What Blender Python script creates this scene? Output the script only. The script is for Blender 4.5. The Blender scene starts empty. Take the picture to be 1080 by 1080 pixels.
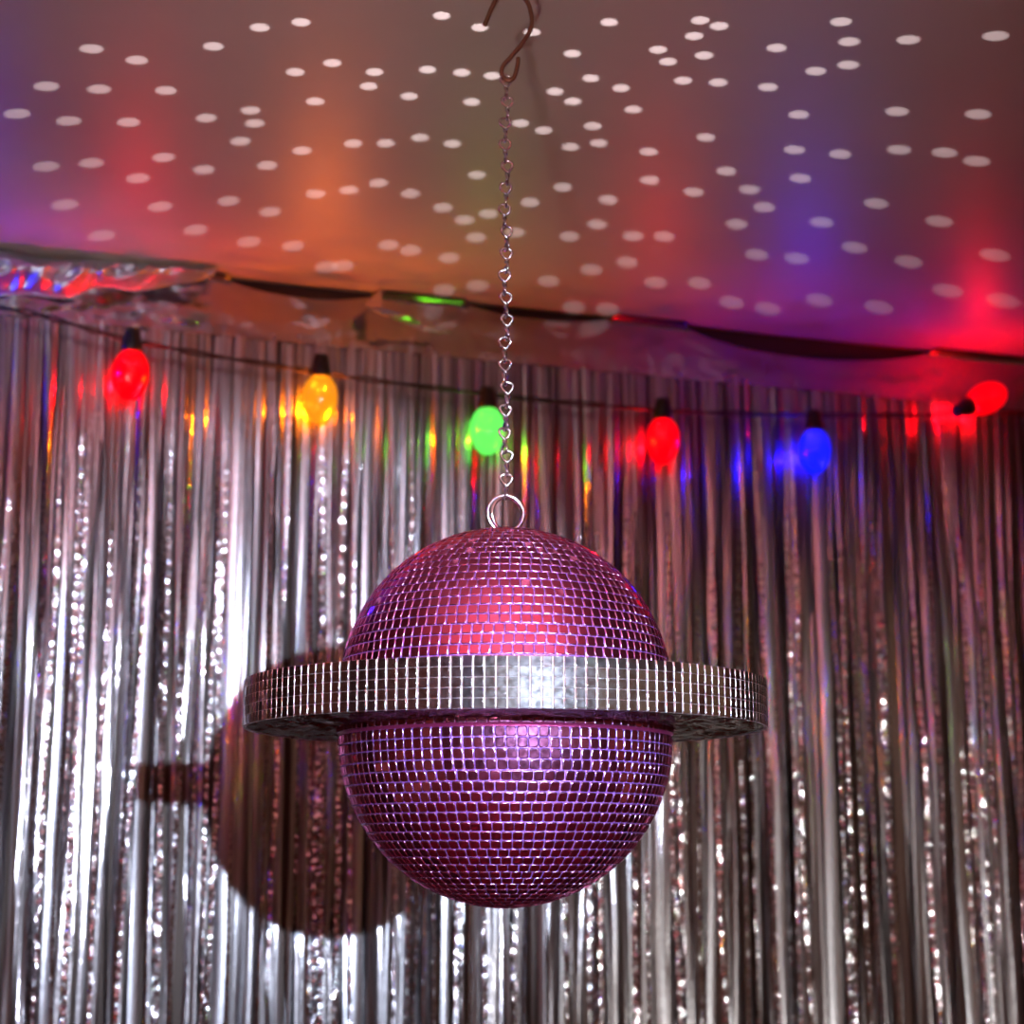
import bpy, bmesh, math, random
import numpy as np
from mathutils import Vector, Matrix, noise

random.seed(7)
rng = np.random.default_rng(7)
SC = bpy.context.scene
COL = SC.collection
R = math.radians
PI = math.pi

# ------------------------------------------------------------------ camera
CAM = Vector((0, 0, 1.5))
PITCH = R(11)
F = 1900.0                      # focal length in pixels of the 1080 frame
cd = bpy.data.cameras.new('camera')
cam = bpy.data.objects.new('camera', cd)
COL.objects.link(cam)
cam.location = CAM
cam.rotation_euler = (PI / 2 + PITCH, 0, 0)
cd.sensor_width = 36
cd.lens = 36 * F / 1080
cd.clip_start = 0.01
cd.dof.use_dof = True
cd.dof.focus_distance = 1.30
cd.dof.aperture_fstop = 7.0
SC.camera = cam

# ------------------------------------------------------------------ world, exposure, lamps
SC.view_settings.view_transform = 'Standard'
SC.view_settings.look = 'None'
SC.view_settings.gamma = 1
SC.view_settings.exposure = 0.0
SC.view_settings.use_curve_mapping = False
SC.cycles.sample_clamp_indirect = 6
SC.cycles.sample_clamp_direct = 0
SC.cycles.max_bounces = 8
SC.cycles.transparent_max_bounces = 12

world = bpy.data.worlds.new('dim_room')
SC.world = world
world.use_nodes = True
wn, wl = world.node_tree.nodes, world.node_tree.links
wn.clear()
wo = wn.new('ShaderNodeOutputWorld')
wb = wn.new('ShaderNodeBackground')
wt = wn.new('ShaderNodeTexCoord')
wz = wn.new('ShaderNodeTexNoise'); wz.inputs['Scale'].default_value = 3.2; wz.inputs['Detail'].default_value = 3
wr = wn.new('ShaderNodeValToRGB')
cr = wr.color_ramp
cr.elements[0].position = 0.40; cr.elements[0].color = (0.022, 0.006, 0.005, 1)
cr.elements[1].position = 0.68; cr.elements[1].color = (0.17, 0.098, 0.055, 1)
e = cr.elements.new(0.52); e.color = (0.075, 0.020, 0.012, 1)
wl.new(wt.outputs['Generated'], wz.inputs['Vector'])
wl.new(wz.outputs['Fac'], wr.inputs['Fac'])
wl.new(wr.outputs['Color'], wb.inputs['Color'])
wb.inputs["Strength"].default_value = 1.0
wl.new(wb.outputs[0], wo.inputs[0])

K = 1.38 / 1.6                                  # the ball's size and distance
BALL = Vector((-0.005, 1.38, 1.5 + 0.1347 * K)) # centre of the ring


def lamp(name, kind, loc, energy, color, radius=0.03, target=None, size=None, blend=1.0):
    ld = bpy.data.lights.new(name, kind)
    ld.energy = energy
    ld.color = color
    if kind in ('POINT', 'SPOT'):
        ld.shadow_soft_size = radius
    if kind == 'SPOT':
        ld.spot_size = size
        ld.spot_blend = blend
    o = bpy.data.objects.new(name, ld)
    COL.objects.link(o)
    o.location = loc
    if target is not None:
        o.rotation_euler = (Vector(target) - Vector(loc)).to_track_quat('-Z', 'Y').to_euler()
    return o


def on_wall0(px, py):
    d = Vector(((px - 540) / F, math.cos(PITCH) - (540 - py) / F * math.sin(PITCH), math.sin(PITCH) + (540 - py) / F * math.cos(PITCH)))
    n = Vector((math.sin(R(19)), -math.cos(R(19)), 0))
    return CAM + d * ((Vector((0, 2.29, 0)) - CAM).dot(n) / d.dot(n))


AZ = R(14.4)
KEY = BALL + Vector((4.2 * math.sin(AZ), -4.2 * math.cos(AZ), 0.125))
lamp('stage_spotlight', 'SPOT', KEY, 1330, (0.75, 0.84, 1.0), 0.022,
     target=on_wall0(305, 805), size=R(11.6), blend=1.0)
lamp('sparkle_fill_spot', 'SPOT', (0.95, -1.5, 0.45), 300, (1.0, 0.96, 0.88), 0.02, target=on_wall0(820, 960), size=R(16), blend=0.9)  # unseen fill lamp, added for white glints in the lower right foil
lamp('ceiling_fill_spot', 'SPOT', (-0.30, -1.0, 0.4), 75, (1.0, 0.84, 0.90), 0.06, target=(-0.10, 1.22, 2.22), size=R(27), blend=1.0)  # added fill from behind the camera that lifts the visible ceiling
lamp('red_fill_spot', 'SPOT', (0.12, -0.08, 0.25), 430, (1.0, 0.32, 0.38), 0.08, target=(0.02, -0.10, 2.22), size=R(77), blend=0.9)  # invented red wash on the ceiling overhead, for the ball's tiles to reflect
lamp('corner_fill_spot', 'SPOT', (-0.7, -1.3, 1.35), 120, (0.90, 0.95, 1.0), 0.03, target=on_wall0(85, 318), size=R(6.5), blend=0.9)  # extra unseen spot put in to whiten the crumpled foil

# ------------------------------------------------------------------ geometry of the view
YAW = R(19)
D0 = 2.29
CEIL = 2.22
WE = Vector((math.cos(YAW), math.sin(YAW), 0))      # along the wall
WN = Vector((math.sin(YAW), -math.cos(YAW), 0))     # out of the wall
WO = Vector((0, D0, 0))


def ray(px, py):
    x, v = (px - 540) / F, (540 - py) / F
    c, s = math.cos(PITCH), math.sin(PITCH)
    return Vector((x, c - v * s, s + v * c))


def on_wall(px, py, off=0.0):
    d = ray(px, py)
    p0 = WO + WN * off
    t = (p0 - CAM).dot(WN) / d.dot(WN)
    return CAM + d * t


def wall_s(px, py=400, off=0.0):
    return (on_wall(px, py, off) - WO).dot(WE)


def on_ceiling(px, py):
    d = ray(px, py)
    return CAM + d * ((CEIL - CAM.z) / d.z)


def on_depth(px, py, y):
    d = ray(px, py)
    return CAM + d * (y / d.y)


def W(s, z, off=0.0):
    p = WO + WE * s + WN * off
    return Vector((p.x, p.y, z))


# ------------------------------------------------------------------ helpers
def mat(name):
    m = bpy.data.materials.new(name)
    m.use_nodes = True
    n, l = m.node_tree.nodes, m.node_tree.links
    return m, n, l, n['Principled BSDF']


def simple(name, color, rough=0.5, metal=0.0, spec=0.5, noise_amt=0.15, scale=40):
    m, n, l, b = mat(name)
    t = n.new('ShaderNodeTexCoord')
    z = n.new('ShaderNodeTexNoise'); z.inputs['Scale'].default_value = scale
    mr = n.new('ShaderNodeMapRange')
    mr.inputs['To Min'].default_value = max(0, rough - noise_amt)
    mr.inputs['To Max'].default_value = min(1, rough + noise_amt)
    l.new(t.outputs['Object'], z.inputs['Vector'])
    l.new(z.outputs['Fac'], mr.inputs['Value'])
    l.new(mr.outputs['Result'], b.inputs['Roughness'])
    b.inputs['Base Color'].default_value = (*color, 1)
    b.inputs['Metallic'].default_value = metal
    b.inputs['Specular IOR Level'].default_value = spec
    return m


def tag(o, label=None, cat=None, group=None, kind=None):
    if label: o['label'] = label
    if cat: o['category'] = cat
    if group: o['group'] = group
    if kind: o['kind'] = kind
    return o


def mesh(name, verts, faces, m, parent=None, smooth=False):
    me = bpy.data.meshes.new(name)
    me.from_pydata([tuple(v) for v in verts], [], faces)
    me.update()
    if smooth:
        me.polygons.foreach_set('use_smooth', [True] * len(me.polygons))
    o = bpy.data.objects.new(name, me)
    if m is not None:
        me.materials.append(m)
    COL.objects.link(o)
    if parent is not None:
        o.parent = parent
    return o


def empty(name, loc, rot=None):
    o = bpy.data.objects.new(name, None)
    o.empty_display_size = 0.02
    COL.objects.link(o)
    o.location = loc
    if rot is not None:
        o.rotation_euler = rot
    return o


def tube(pts, r, n=8, closed=False, cap=True):
    """verts, faces of a tube along pts (r may be a list)"""
    pts = [Vector(p) for p in pts]
    N = len(pts)
    V, Fc = [], []
    up = None
    for i, p in enumerate(pts):
        a = pts[(i - 1) % N] if (closed or i > 0) else p
        b = pts[(i + 1) % N] if (closed or i < N - 1) else p
        t = (b - a).normalized()
        if up is None:
            up = t.orthogonal().normalized()
        up = (up - t * up.dot(t)).normalized()
        q = t.cross(up)
        rr = r[i] if isinstance(r, (list, tuple)) else r
        for k in range(n):
            an = 2 * PI * k / n
            V.append(p + up * (math.cos(an) * rr) + q * (math.sin(an) * rr))
    M = N if closed else N - 1
    for i in range(M):
        j = (i + 1) % N
        for k in range(n):
            k2 = (k + 1) % n
            Fc.append((i * n + k, i * n + k2, j * n + k2, j * n + k))
    if closed:
        # untwist the seam: match the last ring to the first one
        pass
    elif cap:
        Fc.append(tuple(range(n - 1, -1, -1)))
        Fc.append(tuple(range((N - 1) * n, N * n)))
    return V, Fc


def lathe(profile, n=32):
    V, Fc = [], []
    for (r, z) in profile:
        for k in range(n):
            a = 2 * PI * k / n
            V.append(Vector((r * math.cos(a), r * math.sin(a), z)))
    for i in range(len(profile) - 1):
        for k in range(n):
            k2 = (k + 1) % n
            Fc.append((i * n + k, i * n + k2, (i + 1) * n + k2, (i + 1) * n + k))
    return V, Fc


def join(parts):
    V, Fc = [], []
    for v, f in parts:
        b = len(V)
        V += list(v)
        Fc += [tuple(b + i for i in q) for q in f]
    return V, Fc


# ------------------------------------------------------------------ the room
def room():
    # ceiling: satin painted board
    m, n, l, b = mat('satin_ceiling')
    t = n.new('ShaderNodeTexCoord')
    z = n.new('ShaderNodeTexNoise'); z.inputs['Scale'].default_value = 3.5; z.inputs['Detail'].default_value = 8
    rp = n.new('ShaderNodeValToRGB')
    rp.color_ramp.elements[0].color = (0.50, 0.42, 0.33, 1); rp.color_ramp.elements[0].position = 0.3
    rp.color_ramp.elements[1].color = (0.58, 0.49, 0.39, 1); rp.color_ramp.elements[1].position = 0.7
    l.new(t.outputs['Object'], z.inputs['Vector']); l.new(z.outputs['Fac'], rp.inputs['Fac'])
    l.new(rp.outputs['Color'], b.inputs['Base Color'])
    b.inputs['Roughness'].default_value = 0.47
    b.inputs['Specular IOR Level'].default_value = 0.7
    z2 = n.new('ShaderNodeTexNoise'); z2.inputs['Scale'].default_value = 400
    bp = n.new('ShaderNodeBump'); bp.inputs['Strength'].default_value = 0.12; bp.inputs['Distance'].default_value = 0.001
    l.new(t.outputs['Object'], z2.inputs['Vector']); l.new(z2.outputs['Fac'], bp.inputs['Height'])
    l.new(bp.outputs['Normal'], b.inputs['Normal'])
    p = [W(-2.2, CEIL, 0), W(2.8, CEIL, 0), W(2.8, CEIL, 5.2), W(-2.2, CEIL, 5.2)]
    q = [v + Vector((0, 0, 0.05)) for v in p]
    o = mesh('ceiling', p + q, [(0, 1, 2, 3), (4, 7, 6, 5), (0, 4, 5, 1), (1, 5, 6, 2), (2, 6, 7, 3), (3, 7, 4, 0)], m)
    o['kind'] = 'structure'
    # wall behind the curtain
    m, n, l, b = mat('dark_wall')
    t = n.new('ShaderNodeTexCoord')
    z = n.new('ShaderNodeTexNoise'); z.inputs['Scale'].default_value = 6; z.inputs['Detail'].default_value = 5
    rp = n.new('ShaderNodeValToRGB')
    rp.color_ramp.elements[0].color = (0.03, 0.018, 0.014, 1)
    rp.color_ramp.elements[1].color = (0.07, 0.04, 0.028, 1)
    l.new(t.outputs['Object'], z.inputs['Vector']); l.new(z.outputs['Fac'], rp.inputs['Fac'])
    l.new(rp.outputs['Color'], b.inputs['Base Color'])
    b.inputs['Roughness'].default_value = 0.6
    p = [W(-2.2, 0, 0), W(2.8, 0, 0), W(2.8, CEIL, 0), W(-2.2, CEIL, 0)]
    q = [v - WN * 0.05 for v in p]
    o = mesh('wall_back', p + q, [(0, 1, 2, 3), (4, 7, 6, 5), (0, 4, 5, 1), (1, 5, 6, 2), (2, 6, 7, 3), (3, 7, 4, 0)], m)
    o['kind'] = 'structure'
    # floor, below the picture
    m = simple('red_floor', (0.30, 0.05, 0.06), 0.6)
    p = [W(-2.2, 0, 0), W(2.8, 0, 0), W(2.8, 0, 5.2), W(-2.2, 0, 5.2)]
    q = [v - Vector((0, 0, 0.05)) for v in p]
    o = mesh('floor', p + q, [(0, 1, 2, 3), (4, 7, 6, 5), (0, 4, 5, 1), (1, 5, 6, 2), (2, 6, 7, 3), (3, 7, 4, 0)], m)
    o['kind'] = 'structure'


# ------------------------------------------------------------------ the foil curtain
def foil_material(name='silver_foil', vscale=185, nscale=120, mixf=0.34, r1=0.11, r2=0.40, cmax=0.10):
    m, n, l, b = mat(name)
    out = n['Material Output']
    n.remove(b)
    t = n.new('ShaderNodeTexCoord')
    at = n.new('ShaderNodeAttribute'); at.attribute_name = 'crinkle'
    vr = n.new('ShaderNodeAttribute'); vr.attribute_name = 'tone'
    # crinkles: facets as from crushed film
    vo = n.new('ShaderNodeTexVoronoi'); vo.inputs['Scale'].default_value = vscale
    mp = n.new('ShaderNodeMapping'); mp.inputs['Scale'].default_value = (1, 1, 0.75)
    l.new(t.outputs['Object'], mp.inputs['Vector']); l.new(mp.outputs[0], vo.inputs['Vector'])
    nz = n.new('ShaderNodeTexNoise'); nz.inputs['Scale'].default_value = nscale; nz.inputs['Detail'].default_value = 1.5
    l.new(t.outputs['Object'], nz.inputs['Vector'])
    ad = n.new('ShaderNodeMath'); ad.operation = 'ADD'
    l.new(vo.outputs['Distance'], ad.inputs[0]); l.new(nz.outputs['Fac'], ad.inputs[1])
    bp = n.new('ShaderNodeBump'); bp.inputs['Distance'].default_value = 0.0035
    l.new(ad.outputs[0], bp.inputs['Height']); l.new(at.outputs['Fac'], bp.inputs['Strength'])
    g1 = n.new('ShaderNodeBsdfAnisotropic'); g1.inputs['Roughness'].default_value = r1
    g2 = n.new('ShaderNodeBsdfAnisotropic'); g2.inputs['Roughness'].default_value = r2
    rp = n.new('ShaderNodeValToRGB')
    rp.color_ramp.elements[0].color = (0.33, 0.305, 0.32, 1)
    rp.color_ramp.elements[1].color = (0.64, 0.65, 0.71, 1)
    l.new(vr.outputs['Fac'], rp.inputs['Fac'])
    for g in (g1, g2):
        l.new(rp.outputs['Color'], g.inputs['Color'])
        l.new(bp.outputs['Normal'], g.inputs['Normal'])
    mx = n.new('ShaderNodeMixShader')
    cm = n.new('ShaderNodeMapRange'); cm.inputs['From Min'].default_value = 0.15; cm.inputs['From Max'].default_value = 0.5
    cm.inputs['To Min'].default_value = mixf; cm.inputs['To Max'].default_value = cmax; cm.inputs['From Max'].default_value = 0.25
    l.new(at.outputs['Fac'], cm.inputs['Value']); l.new(cm.outputs['Result'], mx.inputs[0])
    l.new(g1.outputs[0], mx.inputs[1]); l.new(g2.outputs[0], mx.inputs[2])
    l.new(mx.outputs[0], out.inputs['Surface'])
    return m


def set_attr(o, name, vals):
    a = o.data.attributes.new(name, 'FLOAT', 'POINT')
    a.data.foreach_set('value', np.asarray(vals, dtype=np.float32))


def sag(px):
    """how far (m) the header's top edge hangs below the ceiling at this place along the wall"""
    s = 0.0
    for a, b_, d in ((238, 405, 0.018), (488, 650, 0.015), (722, 985, 0.031), (15, 95, 0.016)):
        if a < px < b_:
            u = (px - a) / (b_ - a)
            s = max(s, d * math.sin(PI * u) ** 0.6)
    return s


def curtain():
    foil = foil_material()
    root = empty('foil_curtain', W(0, 0.03, 0.03))
    tag(root, 'silver metallic foil fringe curtain covering the wall below the ceiling, behind the mirror ball',
        'curtain')
    inv = Matrix.Translation(-root.location)
    # ---- header: a band of crumpled film taped under the ceiling
    s0, s1 = -1.25, 1.75
    nx, nz = 620, 30
    V, Fc, cr_, tn = [], [], [], []
    sp = [(s0 + (s1 - s0) * i / nx) for i in range(nx + 1)]
    # approximate pixel column of every s
    cols = {}
    for i, s in enumerate(sp):
        p = W(s, CEIL, 0.02) - CAM
        c, sn = math.cos(PITCH), math.sin(PITCH)
        depth = p.y * c + p.z * sn
        px = 540 + F * p.x / depth
        sg = sag(px)
        left = max(0.0, min(1.0, (235 - px) / 60.0))
        for j in range(nz + 1):
            u = j / nz
            z = CEIL - 0.0015 - sg - u * (0.080 - sg)
            amp = 0.0030 + 0.017 * left * (1 - u) ** 0.5
            nn = noise.noise(Vector((s * 14, u * 2.2, 3.1))) * amp
            nn += noise.noise(Vector((s * 45, u * 6, 9.1))) * amp * 0.25
            nn += noise.noise(Vector((s * 90, u * 1.5, 5.1))) * 0.0016 * u
            # close to the ceiling the film rolls forward like a shallow cove
            off = 0.013 + 0.010 * u + 0.012 * max(0, 1 - u * 8) ** 2 * max(0, 1 - sg / 0.006) + nn
            V.append(W(s, z, off) - root.location)
            cr_.append(0.03 + 0.60 * left * max(0, 1 - 1.2 * u))
            tn.append(0.45 + 0.25 * noise.noise(Vector((s * 10, u * 3, 2))))
    for i in range(nx):
        for j in range(nz):
            a = i * (nz + 1) + j
            Fc.append((a, a + 1, a + nz + 2, a + nz + 1))
    hf = foil_material('smooth_header_foil', 55, 30, 0.25, 0.16, 0.34, 0.55)
    h = mesh('header', V, Fc, hf, root, True)
    set_attr(h, 'crinkle', cr_); set_attr(h, 'tone', tn)
    # ---- the fringe: hundreds of thin hanging film strips, nobody would count them
    V, Fc, cr_, tn = [], [], [], []
    NS = 64

    def strip(s, w, off, ztop, zbot, yaw, crk, tone, wide=1.0, wob=1.0):
        base = len(V)
        ph = random.uniform(0, 100)
        lean = random.gauss(0, 0.010)
        lin = random.gauss(0, 0.012)
        for k in range(NS + 1):
            u = k / NS
            z = ztop + (zbot - ztop) * u
            a = yaw + 0.55 * wob * noise.noise(Vector((ph, z * 2.2, 0))) + 0.10 * noise.noise(Vector((ph, z * 14, 5)))
            o_ = off + 0.006 * noise.noise(Vector((ph, z * 5, 20))) * wob + 0.0011 * noise.noise(Vector((ph, z * 26, 30))) * wob
            c_ = s + lean * (ztop - z) + 0.006 * noise.noise(Vector((ph, z * 3, 40)))
            o_ += lin * (ztop - z) * 0.4
            ww = w * (1 + 0.25 * noise.noise(Vector((ph, z * 4, 50))))
            dz = CEIL - 0.07 - z
            rel = min(1.0, max(0.0, dz / 0.20)) ** 0.8
            a = a * (0.12 + 0.88 * rel)
            o_ = o_ * rel + (0.020 + 0.05 * min(dz, 0.1) + (off - 0.015) * 0.25) * (1 - rel)
            ca, sa = math.cos(a), math.sin(a)
            bulge = ww * 0.10
            ck = crk * min(1.0, max(0.0, 0.25 + 1.5 * (2.02 - z))) if crk > 0.2 else crk
            for q in (-1, 0, 1):
                ds = ca * q * ww * 0.5 - sa * bulge * (1 - q * q)
                do = sa * q * ww * 0.5 + ca * bulge * (1 - q * q)
                V.append(W(c_ + ds, z, max(0.004, o_ + do)) - root.location)
                cr_.append(ck); tn.append(tone)
        for k in range(NS):
            for q in (0, 1):
                a = base + k * 3 + q
                Fc.append((a, a + 3, a + 4, a + 1))

    # back layer, dense
    s = s0
    while s < s1:
        strip(s, random.uniform(0.005, 0.009), 0.007 + random.uniform(0, 0.003), CEIL - 0.070, 0.06,
              random.gauss(0, 0.25), 0.05, random.uniform(0, 0.35))
        s += random.uniform(0.0048, 0.0078)
    # front layers
    s = s0
    while s < s1:
        x = random.random()
        if x < 0.46:
            strip(s, random.uniform(0.004, 0.008), random.uniform(0.016, 0.025), CEIL - random.uniform(0.070, 0.085), 0.08,
                  random.gauss(0, 0.5), random.uniform(0.30, 0.62), random.uniform(0.4, 1))
        else:
            strip(s, random.uniform(0.0035, 0.008), random.uniform(0.011, 0.022), CEIL - random.uniform(0.070, 0.085), 0.08,
                  random.gauss(0, 0.40), random.uniform(0.0, 0.06), random.uniform(0.3, 1))
        s += random.uniform(0.004, 0.0092)
    # a few broad strips that hang forward
    for px, w in ((875, 0.017), (815, 0.012), (760, 0.010), (1000, 0.016), (940, 0.010), (700, 0.009),
                  (60, 0.012), (150, 0.010), (240, 0.012), (385, 0.011), (470, 0.010), (600, 0.012)):
        strip(wall_s(px, 800, 0.025), w, 0.026, CEIL - 0.08, 0.08, random.uniform(-0.15, 0.25), 0.03, 0.8, wob=0.4)
    f = mesh('fringe', V, Fc, foil, root, True)
    f['kind'] = 'stuff'
    set_attr(f, 'crinkle', cr_); set_attr(f, 'tone', tn)
    # ---- a crushed strip of film bunched up in the left corner under the ceiling
    cf = foil_material('crumpled_foil', 60, 34, 0.42, 0.22, 0.50, 0.82)
    ca_, cb_ = wall_s(-60, 270), wall_s(222, 300)
    V, Fc, cr_ = [], [], []
    nx, nz = 170, 30
    for i in range(nx + 1):
        t = i / nx
        s = ca_ + (cb_ - ca_) * t
        hgt = 0.046 * (1 - t ** 3) * (1 + 0.35 * noise.noise(Vector((s * 16, 7, 2)))) + 0.004
        for j in range(nz + 1):
            u = j / nz
            sgg = 0.008 * max(0, math.sin(s * 31 + 1.2)) * (1 - t)
            f1 = 1 - 2 * abs(noise.noise(Vector((s * 24 + u * 1.3, u * 1.6, 4.4))))
            f2 = 1 - 2 * abs(noise.noise(Vector((s * 60, u * 3.0 + s * 20, 8.1))))
            bul = math.sin(PI * min(1, u * 1.04)) ** 0.7
            off = 0.026 + bul * (0.010 + 0.014 * f1 + 0.006 * f2)
            V.append(W(s, CEIL - 0.002 - sgg - u * hgt, off) - root.location)
            cr_.append(0.40)
    for i in range(nx):
        for j in range(nz):
            a = i * (nz + 1) + j
            Fc.append((a, a + 1, a + nz + 2, a + nz + 1))
    cf_ = mesh('crumpled_edge', V, Fc, cf, root, True)
    cf_['label'] = 'bright crumpled silver film bunched under the ceiling'
    set_attr(cf_, 'crinkle', cr_); set_attr(cf_, 'tone', [1.0] * len(V))
    # ---- a loose flap of film folded out of the header
    P = [(383, 322), (402, 303), (400, 325), (430, 328), (452, 345), (418, 341), (480, 352), (448, 349)]
    Q = [(385, 322, .048), (403, 303, .042), (404, 325, .060), (388, 325, .055), (430, 334, .062), (450, 345, .046),
         (445, 349, .052), (412, 335, .066), (478, 352, .044)]
    VV = [on_wall(x, y, o) - root.location for x, y, o in Q]
    fl = mesh('folded_flap', VV, [(0, 1, 2), (0, 2, 3), (3, 2, 4, 7), (7, 4, 5, 6), (6, 5, 8)], foil, root, False)
    sm = fl.modifiers.new('thick', 'SOLIDIFY'); sm.thickness = 0.0006
    set_attr(fl, 'crinkle', [0.15] * len(VV)); set_attr(fl, 'tone', [1.0] * len(VV))


# ------------------------------------------------------------------ string lights
BULBS = {
    'red': ((1.0, 0.0, 0.004), (1.0, 0.006, 0.020)),
    'amber': ((1.0, 0.33, 0.010), (1.0, 0.33, 0.006)),
    'green': ((0.13, 0.90, 0.12), (0.45, 0.9, 0.06)),
    'blue': ((0.006, 0.012, 1.0), (0.06, 0.03, 1.0)),
}


def bulb_materials():
    r = {}
    for k, (c, lc) in BULBS.items():
        m, n, l, b = mat(k + '_bulb_glass')
        out = n['Material Output']; n.remove(b)
        em = n.new('ShaderNodeEmission'); em.inputs['Color'].default_value = (*c, 1)
        em.inputs['Strength'].default_value = 1.5 if k != 'amber' else 1.15
        tr = n.new('ShaderNodeBsdfTransparent'); tr.inputs['Color'].default_value = (*[min(1, x + 0.15) for x in lc], 1)
        mx = n.new('ShaderNodeMixShader'); mx.inputs[0].default_value = 0.22
        l.new(em.outputs[0], mx.inputs[1]); l.new(tr.outputs[0], mx.inputs[2])
        gl = n.new('ShaderNodeBsdfAnisotropic'); gl.inputs['Roughness'].default_value = 0.15
        m2 = n.new('ShaderNodeMixShader'); m2.inputs[0].default_value = 0.05
        l.new(mx.outputs[0], m2.inputs[1]); l.new(gl.outputs[0], m2.inputs[2])
        l.new(m2.outputs[0], out.inputs['Surface'])
        r[k] = m
    return r


def bulb_profile(L=0.062, Rm=0.0215):
    p = []
    n = 26
    for i in range(n + 1):
        t = i / n
        z = -L * t
        # egg shape, fullest a little above the middle
        u = (t ** 0.88) * 2 - 1
        w = Rm * math.sqrt(max(0, 1 - abs(u) ** 2.15)) if t > 0.06 else Rm * 0.40 + t * 0.08
        p.append((max(w, 0.0001), z))
    return p


def light_string():
    mats = bulb_materials()
    sock = simple('black_socket_plastic', (0.012, 0.012, 0.012), 0.4, 0, 0.4)
    cordm = simple('dark_cord', (0.02, 0.012, 0.010), 0.5)
    OFF = 0.052
    pts = [(-330, 268), (-200, 290), (-90, 306), (0, 324), (45, 333), (100, 349), (140, 359), (200, 371), (300, 387), (340, 394),
           (400, 402), (500, 414), (560, 421), (640, 428), (700, 433), (800, 437), (860, 438), (960, 438),
           (1010, 437), (1080, 436), (1200, 430), (1330, 420)]
    P = [on_wall(x, y, OFF) for x, y in pts]
    # dense path
    Q = []
    for i in range(len(P) - 1):
        for k in range(14):
            t = k / 14
            p0, p1, p2, p3 = P[max(i - 1, 0)], P[i], P[i + 1], P[min(i + 2, len(P) - 1)]
            Q.append(0.5 * ((2 * p1) + (p2 - p0) * t + (2 * p0 - 5 * p1 + 4 * p2 - p3) * t * t + (3 * p1 - p0 - 3 * p2 + p3) * t ** 3))
    Q.append(P[-1])
    two = []
    for ph in (0, PI):
        path = []
        for i, q in enumerate(Q):
            a = ph + i * 0.32
            sep = 0.0022 * (1 + 0.8 * noise.noise(Vector((i * 0.05, 1, 0))))
            path.append(q + Vector((0, 0, 1)) * (math.cos(a) * sep + 0.0006 * noise.noise(Vector((i * 0.3, ph, 0)))) + WN * math.sin(a) * sep)
        two.append(tube(path, 0.0016, 7))
    root = empty('string_light_cord', P[3])
    tag(root, 'dark twisted double cord strung across the foil curtain holding the coloured bulbs', 'cord')
    V, Fc = join(two)
    mesh('cord', [v - root.location for v in V], Fc, cordm, root, True)

    bd = bulb_profile()
    LST = [('blue', -62, 336, 300, 0.0, 'blue round bulb off the left end of the cord'),
           ('red', 139, 369, 359, 0.0, 'glowing red bulb hanging from the cord at the left, above the bright curtain'),
           ('amber', 338, 396, 394, 0.0, 'glowing amber bulb hanging from the cord between the red bulb and the green one'),
           ('green', 514, 430, 416, 0.0, 'glowing green bulb hanging beside the chain'),
           ('red', 699, 441, 433, 0.0, 'glowing red bulb hanging right of the chain, left of the blue bulb'),
           ('blue', 859, 453, 438, 0.0, 'glowing blue bulb hanging from the cord on the right'),
           ('red', 1023, 428, 437, 116.0, 'glowing red bulb tilted sideways and upwards at the far right end of the cord')]
    EN = {'red': 3.0, 'amber': 5.2, 'green': 0.7, 'blue': 3.5}
    protos = {}

    def make(kind, loc, tilt, label, group, energy):
        t = empty('light_bulb', loc, (0, 0, 0))
        tag(t, label, 'light bulb', group)
        if kind in protos:
            for nm in ('glass', 'socket'):
                c = protos[kind][nm].copy(); COL.objects.link(c); c.parent = t
        else:
            V, Fc = lathe(bd, 32)
            g = mesh('glass', V, Fc, mats[kind], t, True)
            # socket with a collar and the clip onto the cord
            sv, sf = lathe([(0.0001, 0.027), (0.0085, 0.026), (0.0095, 0.020), (0.0105, 0.014), (0.0122, 0.008), (0.0128, -0.001), (0.0118, -0.003), (0.0001, -0.003)], 24)
            s_ = mesh('socket', sv, sf, sock, t, True)
            protos[kind] = {'glass': g, 'socket': s_}
        # turn about the axis that faces the room
        t.rotation_mode = 'QUATERNION'
        t.rotation_quaternion = Matrix.Rotation(R(tilt), 3, WN).to_quaternion() @ Matrix.Rotation(random.uniform(-.05, .05), 3, WE).to_quaternion()
        for q in range(4):
            li = lamp('bulb_light', 'POINT', (0.0135 * math.cos(q * PI / 2 + .5), 0.0135 * math.sin(q * PI / 2 + .5), -0.030), energy / 4, BULBS[kind][1], 0.0)
            li.parent = t
        return t

    for kind, px, py, cy, tilt, label in LST:
        loc = on_wall(px, py, OFF + (0.004 if not tilt else 0.024))
        make(kind, loc, tilt, label, 'coloured bulbs on the cord', EN[kind])
    # a second string, unseen behind the camera, for foil and mirrors to catch
    order = ['red', 'amber', 'green', 'blue']
    where = ['left end', 'left', 'middle left', 'middle', 'middle right', 'right', 'far right', 'right end']
    for i in range(8):
        x = -1.75 + i * 0.5
        make(order[(i * 3 + 1) % 4], Vector((x, -1.1 + 0.10 * math.sin(i * 2.1), 2.02 + 0.04 * math.cos(i))), 0.0,
             '%s bulb on the string behind the viewer, %s' % (order[(i * 3 + 1) % 4], where[i]), 'coloured bulbs behind the viewer', 4.0 if order[(i * 3 + 1) % 4] == 'green' else 15.0)
    cord2 = [Vector((-2.0, -1.1, 2.08))] + [Vector((-1.75 + i * 0.5, -1.1 + 0.10 * math.sin(i * 2.1), 2.0495 + 0.04 * math.cos(i))) for i in range(8)] + [Vector((2.1, -1.1, 2.1))]
    V, Fc = tube(cord2, 0.002, 7)
    c2 = mesh('string_light_cord', V, Fc, cordm, None, True)
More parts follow.
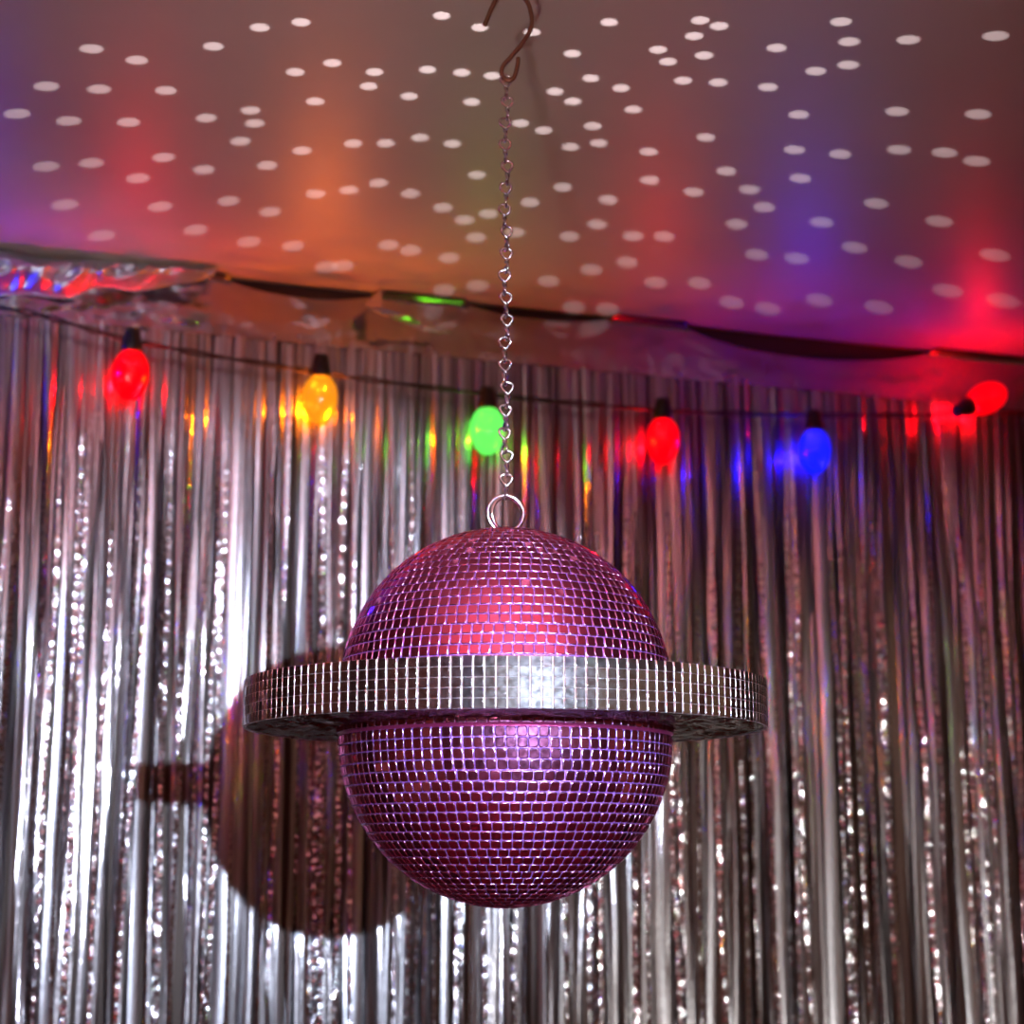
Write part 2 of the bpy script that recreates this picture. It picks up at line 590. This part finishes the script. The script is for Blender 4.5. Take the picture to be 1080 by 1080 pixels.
    tag(c2, 'dark cord of the bulb string behind the viewer', 'cord')
    return make


# ------------------------------------------------------------------ mirror ball with ring
def glass_tiles(name, tint, dust_tint, dust, rough=0.03):
    """mirror glass: a sharp reflection with a little dust on it"""
    m, n, l, b = mat(name)
    out = n['Material Output']; n.remove(b)
    t = n.new('ShaderNodeTexCoord')
    at = n.new('ShaderNodeAttribute'); at.attribute_name = 'tone'
    g1 = n.new('ShaderNodeBsdfAnisotropic'); g1.inputs['Roughness'].default_value = rough
    g2 = n.new('ShaderNodeBsdfAnisotropic'); g2.inputs['Roughness'].default_value = 0.38
    mc = n.new('ShaderNodeMix'); mc.data_type = 'RGBA'
    mc.inputs['A'].default_value = (*[c * 0.72 for c in tint], 1); mc.inputs['B'].default_value = (*tint, 1)
    l.new(at.outputs['Fac'], mc.inputs['Factor'])
    l.new(mc.outputs['Result'], g1.inputs['Color'])
    g2.inputs['Color'].default_value = (*dust_tint, 1)
    nz = n.new('ShaderNodeTexNoise'); nz.inputs['Scale'].default_value = 260; nz.inputs['Detail'].default_value = 3
    l.new(t.outputs['Object'], nz.inputs['Vector'])
    mr = n.new('ShaderNodeMapRange')
    mr.inputs['From Min'].default_value = 0.35; mr.inputs['From Max'].default_value = 0.65
    mr.inputs['To Min'].default_value = dust * 0.4; mr.inputs['To Max'].default_value = dust * 1.6
    l.new(nz.outputs['Fac'], mr.inputs['Value'])
    mx = n.new('ShaderNodeMixShader')
    l.new(mr.outputs['Result'], mx.inputs[0]); l.new(g1.outputs[0], mx.inputs[1]); l.new(g2.outputs[0], mx.inputs[2])
    l.new(mx.outputs[0], out.inputs['Surface'])
    return m


def backing(name, color, rough, bump=0.5, scale=700, metal=0.8):
    m, n, l, b = mat(name)
    t = n.new('ShaderNodeTexCoord')
    z = n.new('ShaderNodeTexNoise'); z.inputs['Scale'].default_value = scale; z.inputs['Detail'].default_value = 2
    bp = n.new('ShaderNodeBump'); bp.inputs['Strength'].default_value = bump; bp.inputs['Distance'].default_value = 0.001
    l.new(t.outputs['Object'], z.inputs['Vector']); l.new(z.outputs['Fac'], bp.inputs['Height'])
    l.new(bp.outputs['Normal'], b.inputs['Normal'])
    b.inputs['Base Color'].default_value = (*color, 1)
    b.inputs['Metallic'].default_value = metal
    b.inputs['Roughness'].default_value = rough
    return m


def tile_mesh(tiles, th, chamfer=0.0, jit=0.008, bevel=0.00055, bv=None):
    """tiles: (centre, right, up, out, w, h). Each a thin slab with ground, rounded edges and its own slight tilt.
    Returns verts, faces, tone per vertex, is-edge flag per face."""
    V, Fc, tn, ed = [], [], [], []
    bv = bevel if bv is None else bv
    rings = [(0.0, -0.3), (0.0, 0.30), (0.30, 0.72), (1.0, 1.0)]      # (inset / bevel, height / th)
    for c, r_, u_, o_, w, h in tiles:
        o2 = (o_ + r_ * random.gauss(0, jit) + u_ * random.gauss(0, jit)).normalized()
        r2 = (r_ - o2 * r_.dot(o2)).normalized(); u2 = o2.cross(r2)
        if u2.dot(u_) < 0: u2 = -u2
        flip = r2.cross(u2).dot(o2) < 0
        b = len(V)
        for ins, hz in rings:
            hw, hh = w / 2 - ins * bevel, h / 2 - ins * bv
            ch = chamfer
            out = [(-hw, -hh + ch), (-hw + ch, -hh), (hw - ch, -hh), (hw, -hh + ch), (hw, hh - ch), (hw - ch, hh), (-hw + ch, hh), (-hw, hh - ch)]
            for x, y in out: V.append(c + r2 * x + u2 * y + o2 * (th * hz))
        m_ = len(rings)
        top = tuple(b + (m_ - 1) * 8 + i for i in range(8))
        Fc.append(top[::-1] if flip else top); ed.append(0)
        for k in range(m_ - 1):
            for i in range(8):
                j = (i + 1) % 8
                q = (b + k * 8 + i, b + k * 8 + j, b + k * 8 + 8 + j, b + k * 8 + 8 + i)
                Fc.append(q[::-1] if flip else q); ed.append(1)
        tn += [random.random()] * (8 * m_)
    return V, Fc, tn, ed


def tile_object(name, data, m, edge, parent):
    V, Fc, tn, ed = data
    o = mesh(name, V, Fc, m, parent)
    o.data.materials.append(edge)
    o.data.polygons.foreach_set('material_index', ed)
    o.data.polygons.foreach_set('use_smooth', [bool(e) for e in ed])
    set_attr(o, 'tone', tn)
    return o


def mirror_ball():
    r = 0.1465 * K
    RR = 0.2293 * K
    hh = 0.0200 * K
    root = empty('mirror_ball', BALL)
    tag(root, 'pink mirror-tiled disco ball with a silver mirrored ring, hanging on the chain',
        'mirror ball')
    pink = glass_tiles('pink_mirror_glass', (1.0, 0.25, 0.56), (0.95, 0.32, 0.75), 0.08)
    silver = glass_tiles('silver_mirror_glass', (0.70, 0.69, 0.73), (0.85, 0.90, 1.0), 0.055)
    violet = backing('violet_grout', (0.60, 0.30, 1.0), 0.36, 0.9, 900, 0.75)
    white = backing('silver_grout', (0.86, 0.90, 0.98), 0.38, 0.9, 900, 0.75)
    pitch = 0.00885 * K
    edge_v = backing('violet_cut_edge', (0.86, 0.48, 1.0), 0.20, 0.2, 1200, 1.0)
    edge_s = backing('clear_cut_edge', (0.95, 0.97, 1.0), 0.20, 0.3, 1200, 1.0)
    maroon = backing('dark_pink_band', (0.35, 0.04, 0.16), 0.35, 0.4, 900, 0.7)
    for nm, zc, sg in (('upper_dome', 0.0130 * K, 1), ('lower_dome', -0.0268 * K, -1)):
        prof = []
        for i in range(0, 37):
            a = (PI / 2) * i / 36
            prof.append((max(0.0002, r * math.cos(a)), zc + sg * r * math.sin(a)))
        if sg < 0: prof = [(r, 0.0)] + prof
        else: prof = [(r, 0.0)] + prof
        V, Fc = lathe(prof, 96)
        if sg < 0: Fc = [f[::-1] for f in Fc]
        dome = mesh(nm, V, Fc, violet, root, True)
        tiles = []
        rows = int((PI / 2) * r / pitch)
        for k in range(rows):
            a = (k + 0.5) * pitch / r
            rc = r * math.cos(a)
            n_ = max(5, round(2 * PI * rc / pitch))
            w = 2 * PI * rc / n_
            ph = random.uniform(0, 2 * PI)
            for q in range(n_):
                t = ph + 2 * PI * q / n_
                out = Vector((math.cos(a) * math.cos(t), math.cos(a) * math.sin(t), sg * math.sin(a)))
                rt = Vector((-math.sin(t), math.cos(t), 0))
                up = out.cross(rt)
                c = out * r + Vector((0, 0, zc)) - out * 0.0002
                jx = random.gauss(0, 0.00012)
                tiles.append((c + rt * jx, rt, up, out, w - 0.00045, pitch - 0.00045))
        # pole tile
        out = Vector((0, 0, sg))
        tiles.append((out * r + Vector((0, 0, zc)), Vector((1, 0, 0)), Vector((0, 1, 0)), out, pitch * 0.8, pitch * 0.8))
        tl = tile_object('mirror_tiles', tile_mesh(tiles, 0.0009, 0.0009 if sg < 0 else 0.0005, 0.010, 0.00070), pink, edge_v, dome)
        tl['label'] = 'small square pink mirror tiles in rows'
        if sg < 0:
            # the narrow collar of tiles between ring and lower dome
            tiles = []
            n_ = round(2 * PI * r / pitch)
            for q in range(n_):
                t = 2 * PI * q / n_
                out = Vector((math.cos(t), math.sin(t), 0)); rt = Vector((-math.sin(t), math.cos(t), 0))
                tiles.append((out * (r + 0.0010) + Vector((0, 0, -hh - 0.0019)), rt, Vector((0, 0, 1)), out, 2 * PI * r / n_ - 0.0003, 0.0042))
            col = mesh('collar', *lathe([(r - 0.001, -hh + 0.001), (r + 0.0010, -hh + 0.001), (r + 0.0012, -hh - 0.0040), (r + 0.0002, -hh - 0.0046), (r + 0.0002, -hh - 0.0062)], 96), maroon, root, True)
            tile_object('mirror_tiles', tile_mesh(tiles, 0.0008, 0.0005, 0.05, 0.0005), pink, edge_v, col)
    # ring: band, mirror tiles, underside, upper side
    ring = mesh('ring', *lathe([(RR - 0.0018, -hh), (RR, -hh), (RR, hh), (RR - 0.0018, hh), (RR - 0.0018, -hh)], 192), white, root, False)
    ring['label'] = 'silver mirrored ring around the middle of the ball'
    tiles = []
    n_ = 166
    ph0 = 2 * hh / 5
    for row in range(5):
        for q in range(n_):
            t = 2 * PI * q / n_ + 0.01
            out = Vector((math.cos(t), math.sin(t), 0)); rt = Vector((-math.sin(t), math.cos(t), 0))
            c = out * (RR - 0.0002) + Vector((0, 0, -hh + (row + 0.5) * ph0))
            w = 2 * PI * RR / n_
            if row == 4: out = (out + Vector((0, 0, random.uniform(0.034, 0.050)))).normalized()
            tiles.append((c, rt, Vector((0, 0, 1)), out, w - 0.00045, ph0 - 0.00006))
    tl = tile_object('mirror_tiles', tile_mesh(tiles, 0.0009, 0.0003, 0.005, 0.00060, 0.00018), silver, edge_s, ring)
    tl['label'] = 'five rows of square silver mirror tiles'
    und = backing('crumpled_foil_lining', (0.24, 0.18, 0.13), 0.22, 1.0, 160, 1.0)
    und.node_tree.nodes['Bump'].inputs['Distance'].default_value = 0.006
    for nm, z in (('underside', -hh + 0.0008), ('topside', hh - 0.0008)):
        V, Fc = [], []
        nr, na = 16, 420
        for i in range(nr + 1):
            rad = (r - 0.001) + (RR - 0.001 - r) * i / nr
            for q in range(na):
                a = 2 * PI * q / na
                w = 0.0030 * noise.noise(Vector((rad * math.cos(a) * 120, rad * math.sin(a) * 120, z * 99)))
                V.append(Vector((rad * math.cos(a), rad * math.sin(a), z + w * (0 < i < nr))))
        for i in range(nr):
            for q in range(na):
                q2 = (q + 1) % na
                f = (i * na + q, (i + 1) * na + q, (i + 1) * na + q2, i * na + q2)
                Fc.append(f if z > 0 else f[::-1])
        o = mesh(nm, V, Fc, und, ring, True)
    # hanger: the split ring on top
    chrome = simple('polished_steel', (0.80, 0.80, 0.84), 0.20, 1.0, 0.5, 0.06)
    zt = 0.0130 * K + r
    parts = []
    for k, (ox, tw, rad) in enumerate(((0.0, R(12), 0.0165 * K), (0.0013, R(30), 0.0158 * K))):
        pth = []
        for i in range(40):
            a = 2 * PI * i / 40
            v = Vector((math.cos(a) * rad, 0, math.sin(a) * rad + rad))
            v = Matrix.Rotation(tw, 3, 'Z') @ v
            pth.append(v + Vector((ox, ox, zt - 0.0010)))
        parts.append(tube(pth, 0.00155, 10, True))
    V, Fc = join(parts)
    mesh('hanger_ring', V, Fc, chrome, root, True)
    # small eye plate on the crown
    V, Fc = lathe([(0.0001, zt + 0.0034), (0.003, zt + 0.0030), (0.0050, zt + 0.0012), (0.0075, zt + 0.0004), (0.0078, zt - 0.001)], 24)
    mesh('crown_cap', V, Fc, chrome, root, True)
    return zt, chrome


def chain_and_hook(zt, chrome):
    top_of_ring = BALL.z + zt - 0.0010 + 2 * 0.0165 * K
    hook_bottom = on_depth(536, 82, BALL.y)
    steel = simple('worn_steel_wire', (0.62, 0.60, 0.60), 0.26, 1.0, 0.5, 0.08)
    z0 = top_of_ring - 0.0022
    z1 = hook_bottom.z + 0.0010
    n_ = 19
    pitch = (z1 - z0) / n_
    rw = 0.00105
    root = empty('jack_chain', (BALL.x, BALL.y, z1))
    tag(root, 'long thin steel wire chain of twisted figure-eight links holding up the mirror ball', 'chain')
    hl = pitch / 2 + rw * 0.9
    pth = []
    NN = 56
    for i in range(NN):
        t = 2 * PI * i / NN
        z = hl * math.cos(t)
        lat = 0.0050 * math.sin(2 * t) * (1.0 - 0.12 * math.cos(t))
        ang = R(90) * (1 / (1 + math.exp(z / (hl * 0.16))))
        # the wires pass each other at the waist
        bump_ = 0.9 * rw * math.exp(-(z / (hl * 0.22)) ** 2) * (1 if math.sin(t) > 0 else -1)
        pth.append(Vector((lat * math.cos(ang) - bump_ * math.sin(ang), lat * math.sin(ang) + bump_ * math.cos(ang), z)))
    V, Fc = tube(pth, rw, 8, True)
    first = None
    tw = 0.12
    for k in range(n_):
        if first is None:
            o = first = mesh('link', V, Fc, steel, root, True)
        else:
            o = first.copy(); COL.objects.link(o); o.parent = root
        o.location = (0.0011 * math.sin(k * 1.9), 0, -(k + 0.5) * pitch)
        tw = 0.15 + 0.55 * noise.noise(Vector((k * 0.35, 3, 1)))
        if k >= n_ - 2: tw = 0.1
        o.rotation_euler = (0, 0, tw)
    # ---- hook
    px = [(511, 27), (514, 20), (518, 10), (524, -2), (534, -11), (546, -8), (556, 2), (560, 14), (561, 25), (557, 36),
          (549, 48), (539, 60), (531, 69), (529, 76), (531, 82), (536, 85), (541, 83), (544, 77), (546, 68), (546.5, 61)]
    P = [on_depth(x, y, BALL.y) for x, y in px]
    Q = []
    for i in range(len(P) - 1):
        for k in range(5):
            t = k / 5
            p0, p1, p2, p3 = P[max(i - 1, 0)], P[i], P[i + 1], P[min(i + 2, len(P) - 1)]
            Q.append(0.5 * ((2 * p1) + (p2 - p0) * t + (2 * p0 - 5 * p1 + 4 * p2 - p3) * t * t + (3 * p1 - p0 - 3 * p2 + p3) * t ** 3))
    Q.append(P[-1])
    bronze = simple('rusty_wire', (0.30, 0.17, 0.10), 0.42, 0.9, 0.5, 0.12)
    root2 = empty('s_hook', P[4])
    tag(root2, 'bent brown steel wire hook at the ceiling, from which the chain hangs', 'hook')
    V, Fc = tube([q - P[4] for q in Q], 0.0019, 10)
    mesh('hook_wire', V, Fc, bronze, root2, True)
    # the staple in the ceiling that carries it
    a = P[4]
    pth = []
    for i in range(21):
        t = PI * i / 20
        pth.append(Vector((0, 0.006 * math.cos(t), -0.006 * math.sin(t))))
    top = CEIL - a.z
    base = -0.0005
    pth = [Vector((0, 0.006, top - 0.0002))] + [p + Vector((0, 0, 0.0035 + base)) for p in pth] + [Vector((0, -0.006, top - 0.0002))]
    V, Fc = tube(pth, 0.0014, 8)
    st = mesh('ceiling_staple', [v + a for v in V], Fc, bronze)
    tag(st, 'small wire staple in the ceiling board holding the hook', 'staple')


# ------------------------------------------------------------------ added spot lamps standing in for light the mirrors throw onto the ceiling
DOTS_A = [(193,103),(289,127),(98,182),(209,188),(350,191),(450,98),(548,58),(635,47),(932,33),(1012,58),(36,240),(145,255),
 (271,258),(435,249),(529,233),(537,260),(507,298),(97,351),(193,344),(345,332),(430,358),(564,349),(291,376),(137,432),
 (338,436),(482,424),(215,497),(412,485),(570,447),(623,152),(701,133),(665,214),(637,318),(778,182),(790,152),(902,147),
 (974,153),(1038,160),(863,203),(995,215),(745,303),(814,302),(886,290),(954,303),(1006,369),(666,409),(736,401),
 (799,386),(866,408),(934,438),(980,464),(1030,451),(1004,501),(820,517),(618,519),(866,528),(947,544),(1007,603),
 (937,612),(723,561),(688,563),(525,510)]
DOTS_B = [(42,68),(205,47),(397,43),(437,55),(384,76),(405,117),(308,105),(329,130),(361,170),(435,174),(127,113),(166,165),
 (230,186),(91,193),(128,214),(256,231),(18,260),(67,275),(170,266),(183,302),(124,310),(288,320),(290,380),(107,395),
 (203,421),(383,405),(409,290),(452,361),(501,400),(531,437),(474,473),(516,537),(180,473),(121,499),(255,498),(321,499),
 (243,553),(167,569),(77,593),(303,596),(395,597),(463,638),(539,651),(648,633),(600,545),(653,469),(608,376),(596,316),
 (605,242),(692,325),(722,522),(768,429),(836,552),(901,467),(919,613),(773,648),(1018,538),(1035,634),(816,316),
 (912,322),(980,340),(983,241),(812,235),(836,84),(1020,76),(694,46),(711,88),(709,137),(641,150),(540,184),(558,101),
 (6,490),(38,427),(130,648),(201,652)]


def thrown_dots():
    px = [(x / 2, y / 2) for x, y in DOTS_A] + [(540 + x / 2, y / 2) for x, y in DOTS_B]
    # beams that land outside the picture too
    px += [(random.uniform(-250, 1300), random.uniform(-500, -20)) for _ in range(40)]
    c0 = BALL + Vector((0, 0, 0.013 * K))
    data = None
    for x, y in px:
        p = on_ceiling(x, y)
        d = (p - c0).normalized()
        src = c0 + d * (0.1465 * K + 0.006)
        dist = (p - src).length
        if data is None:
            data = bpy.data.lights.new('dot_stand_in_spot', 'SPOT')
            data.energy = 16.0
            data.color = (0.86, 0.80, 1.0)
            data.spot_size = R(2.1)
            data.spot_blend = 0.55
            data.shadow_soft_size = 0.0
        o = bpy.data.objects.new('dot_stand_in_spot', data)
        COL.objects.link(o)
        o.location = src
        o.rotation_euler = (p - src).to_track_quat('-Z', 'Y').to_euler()


room()
curtain()
make_bulb = light_string()
zt, chrome = mirror_ball()
chain_and_hook(zt, chrome)
thrown_dots()
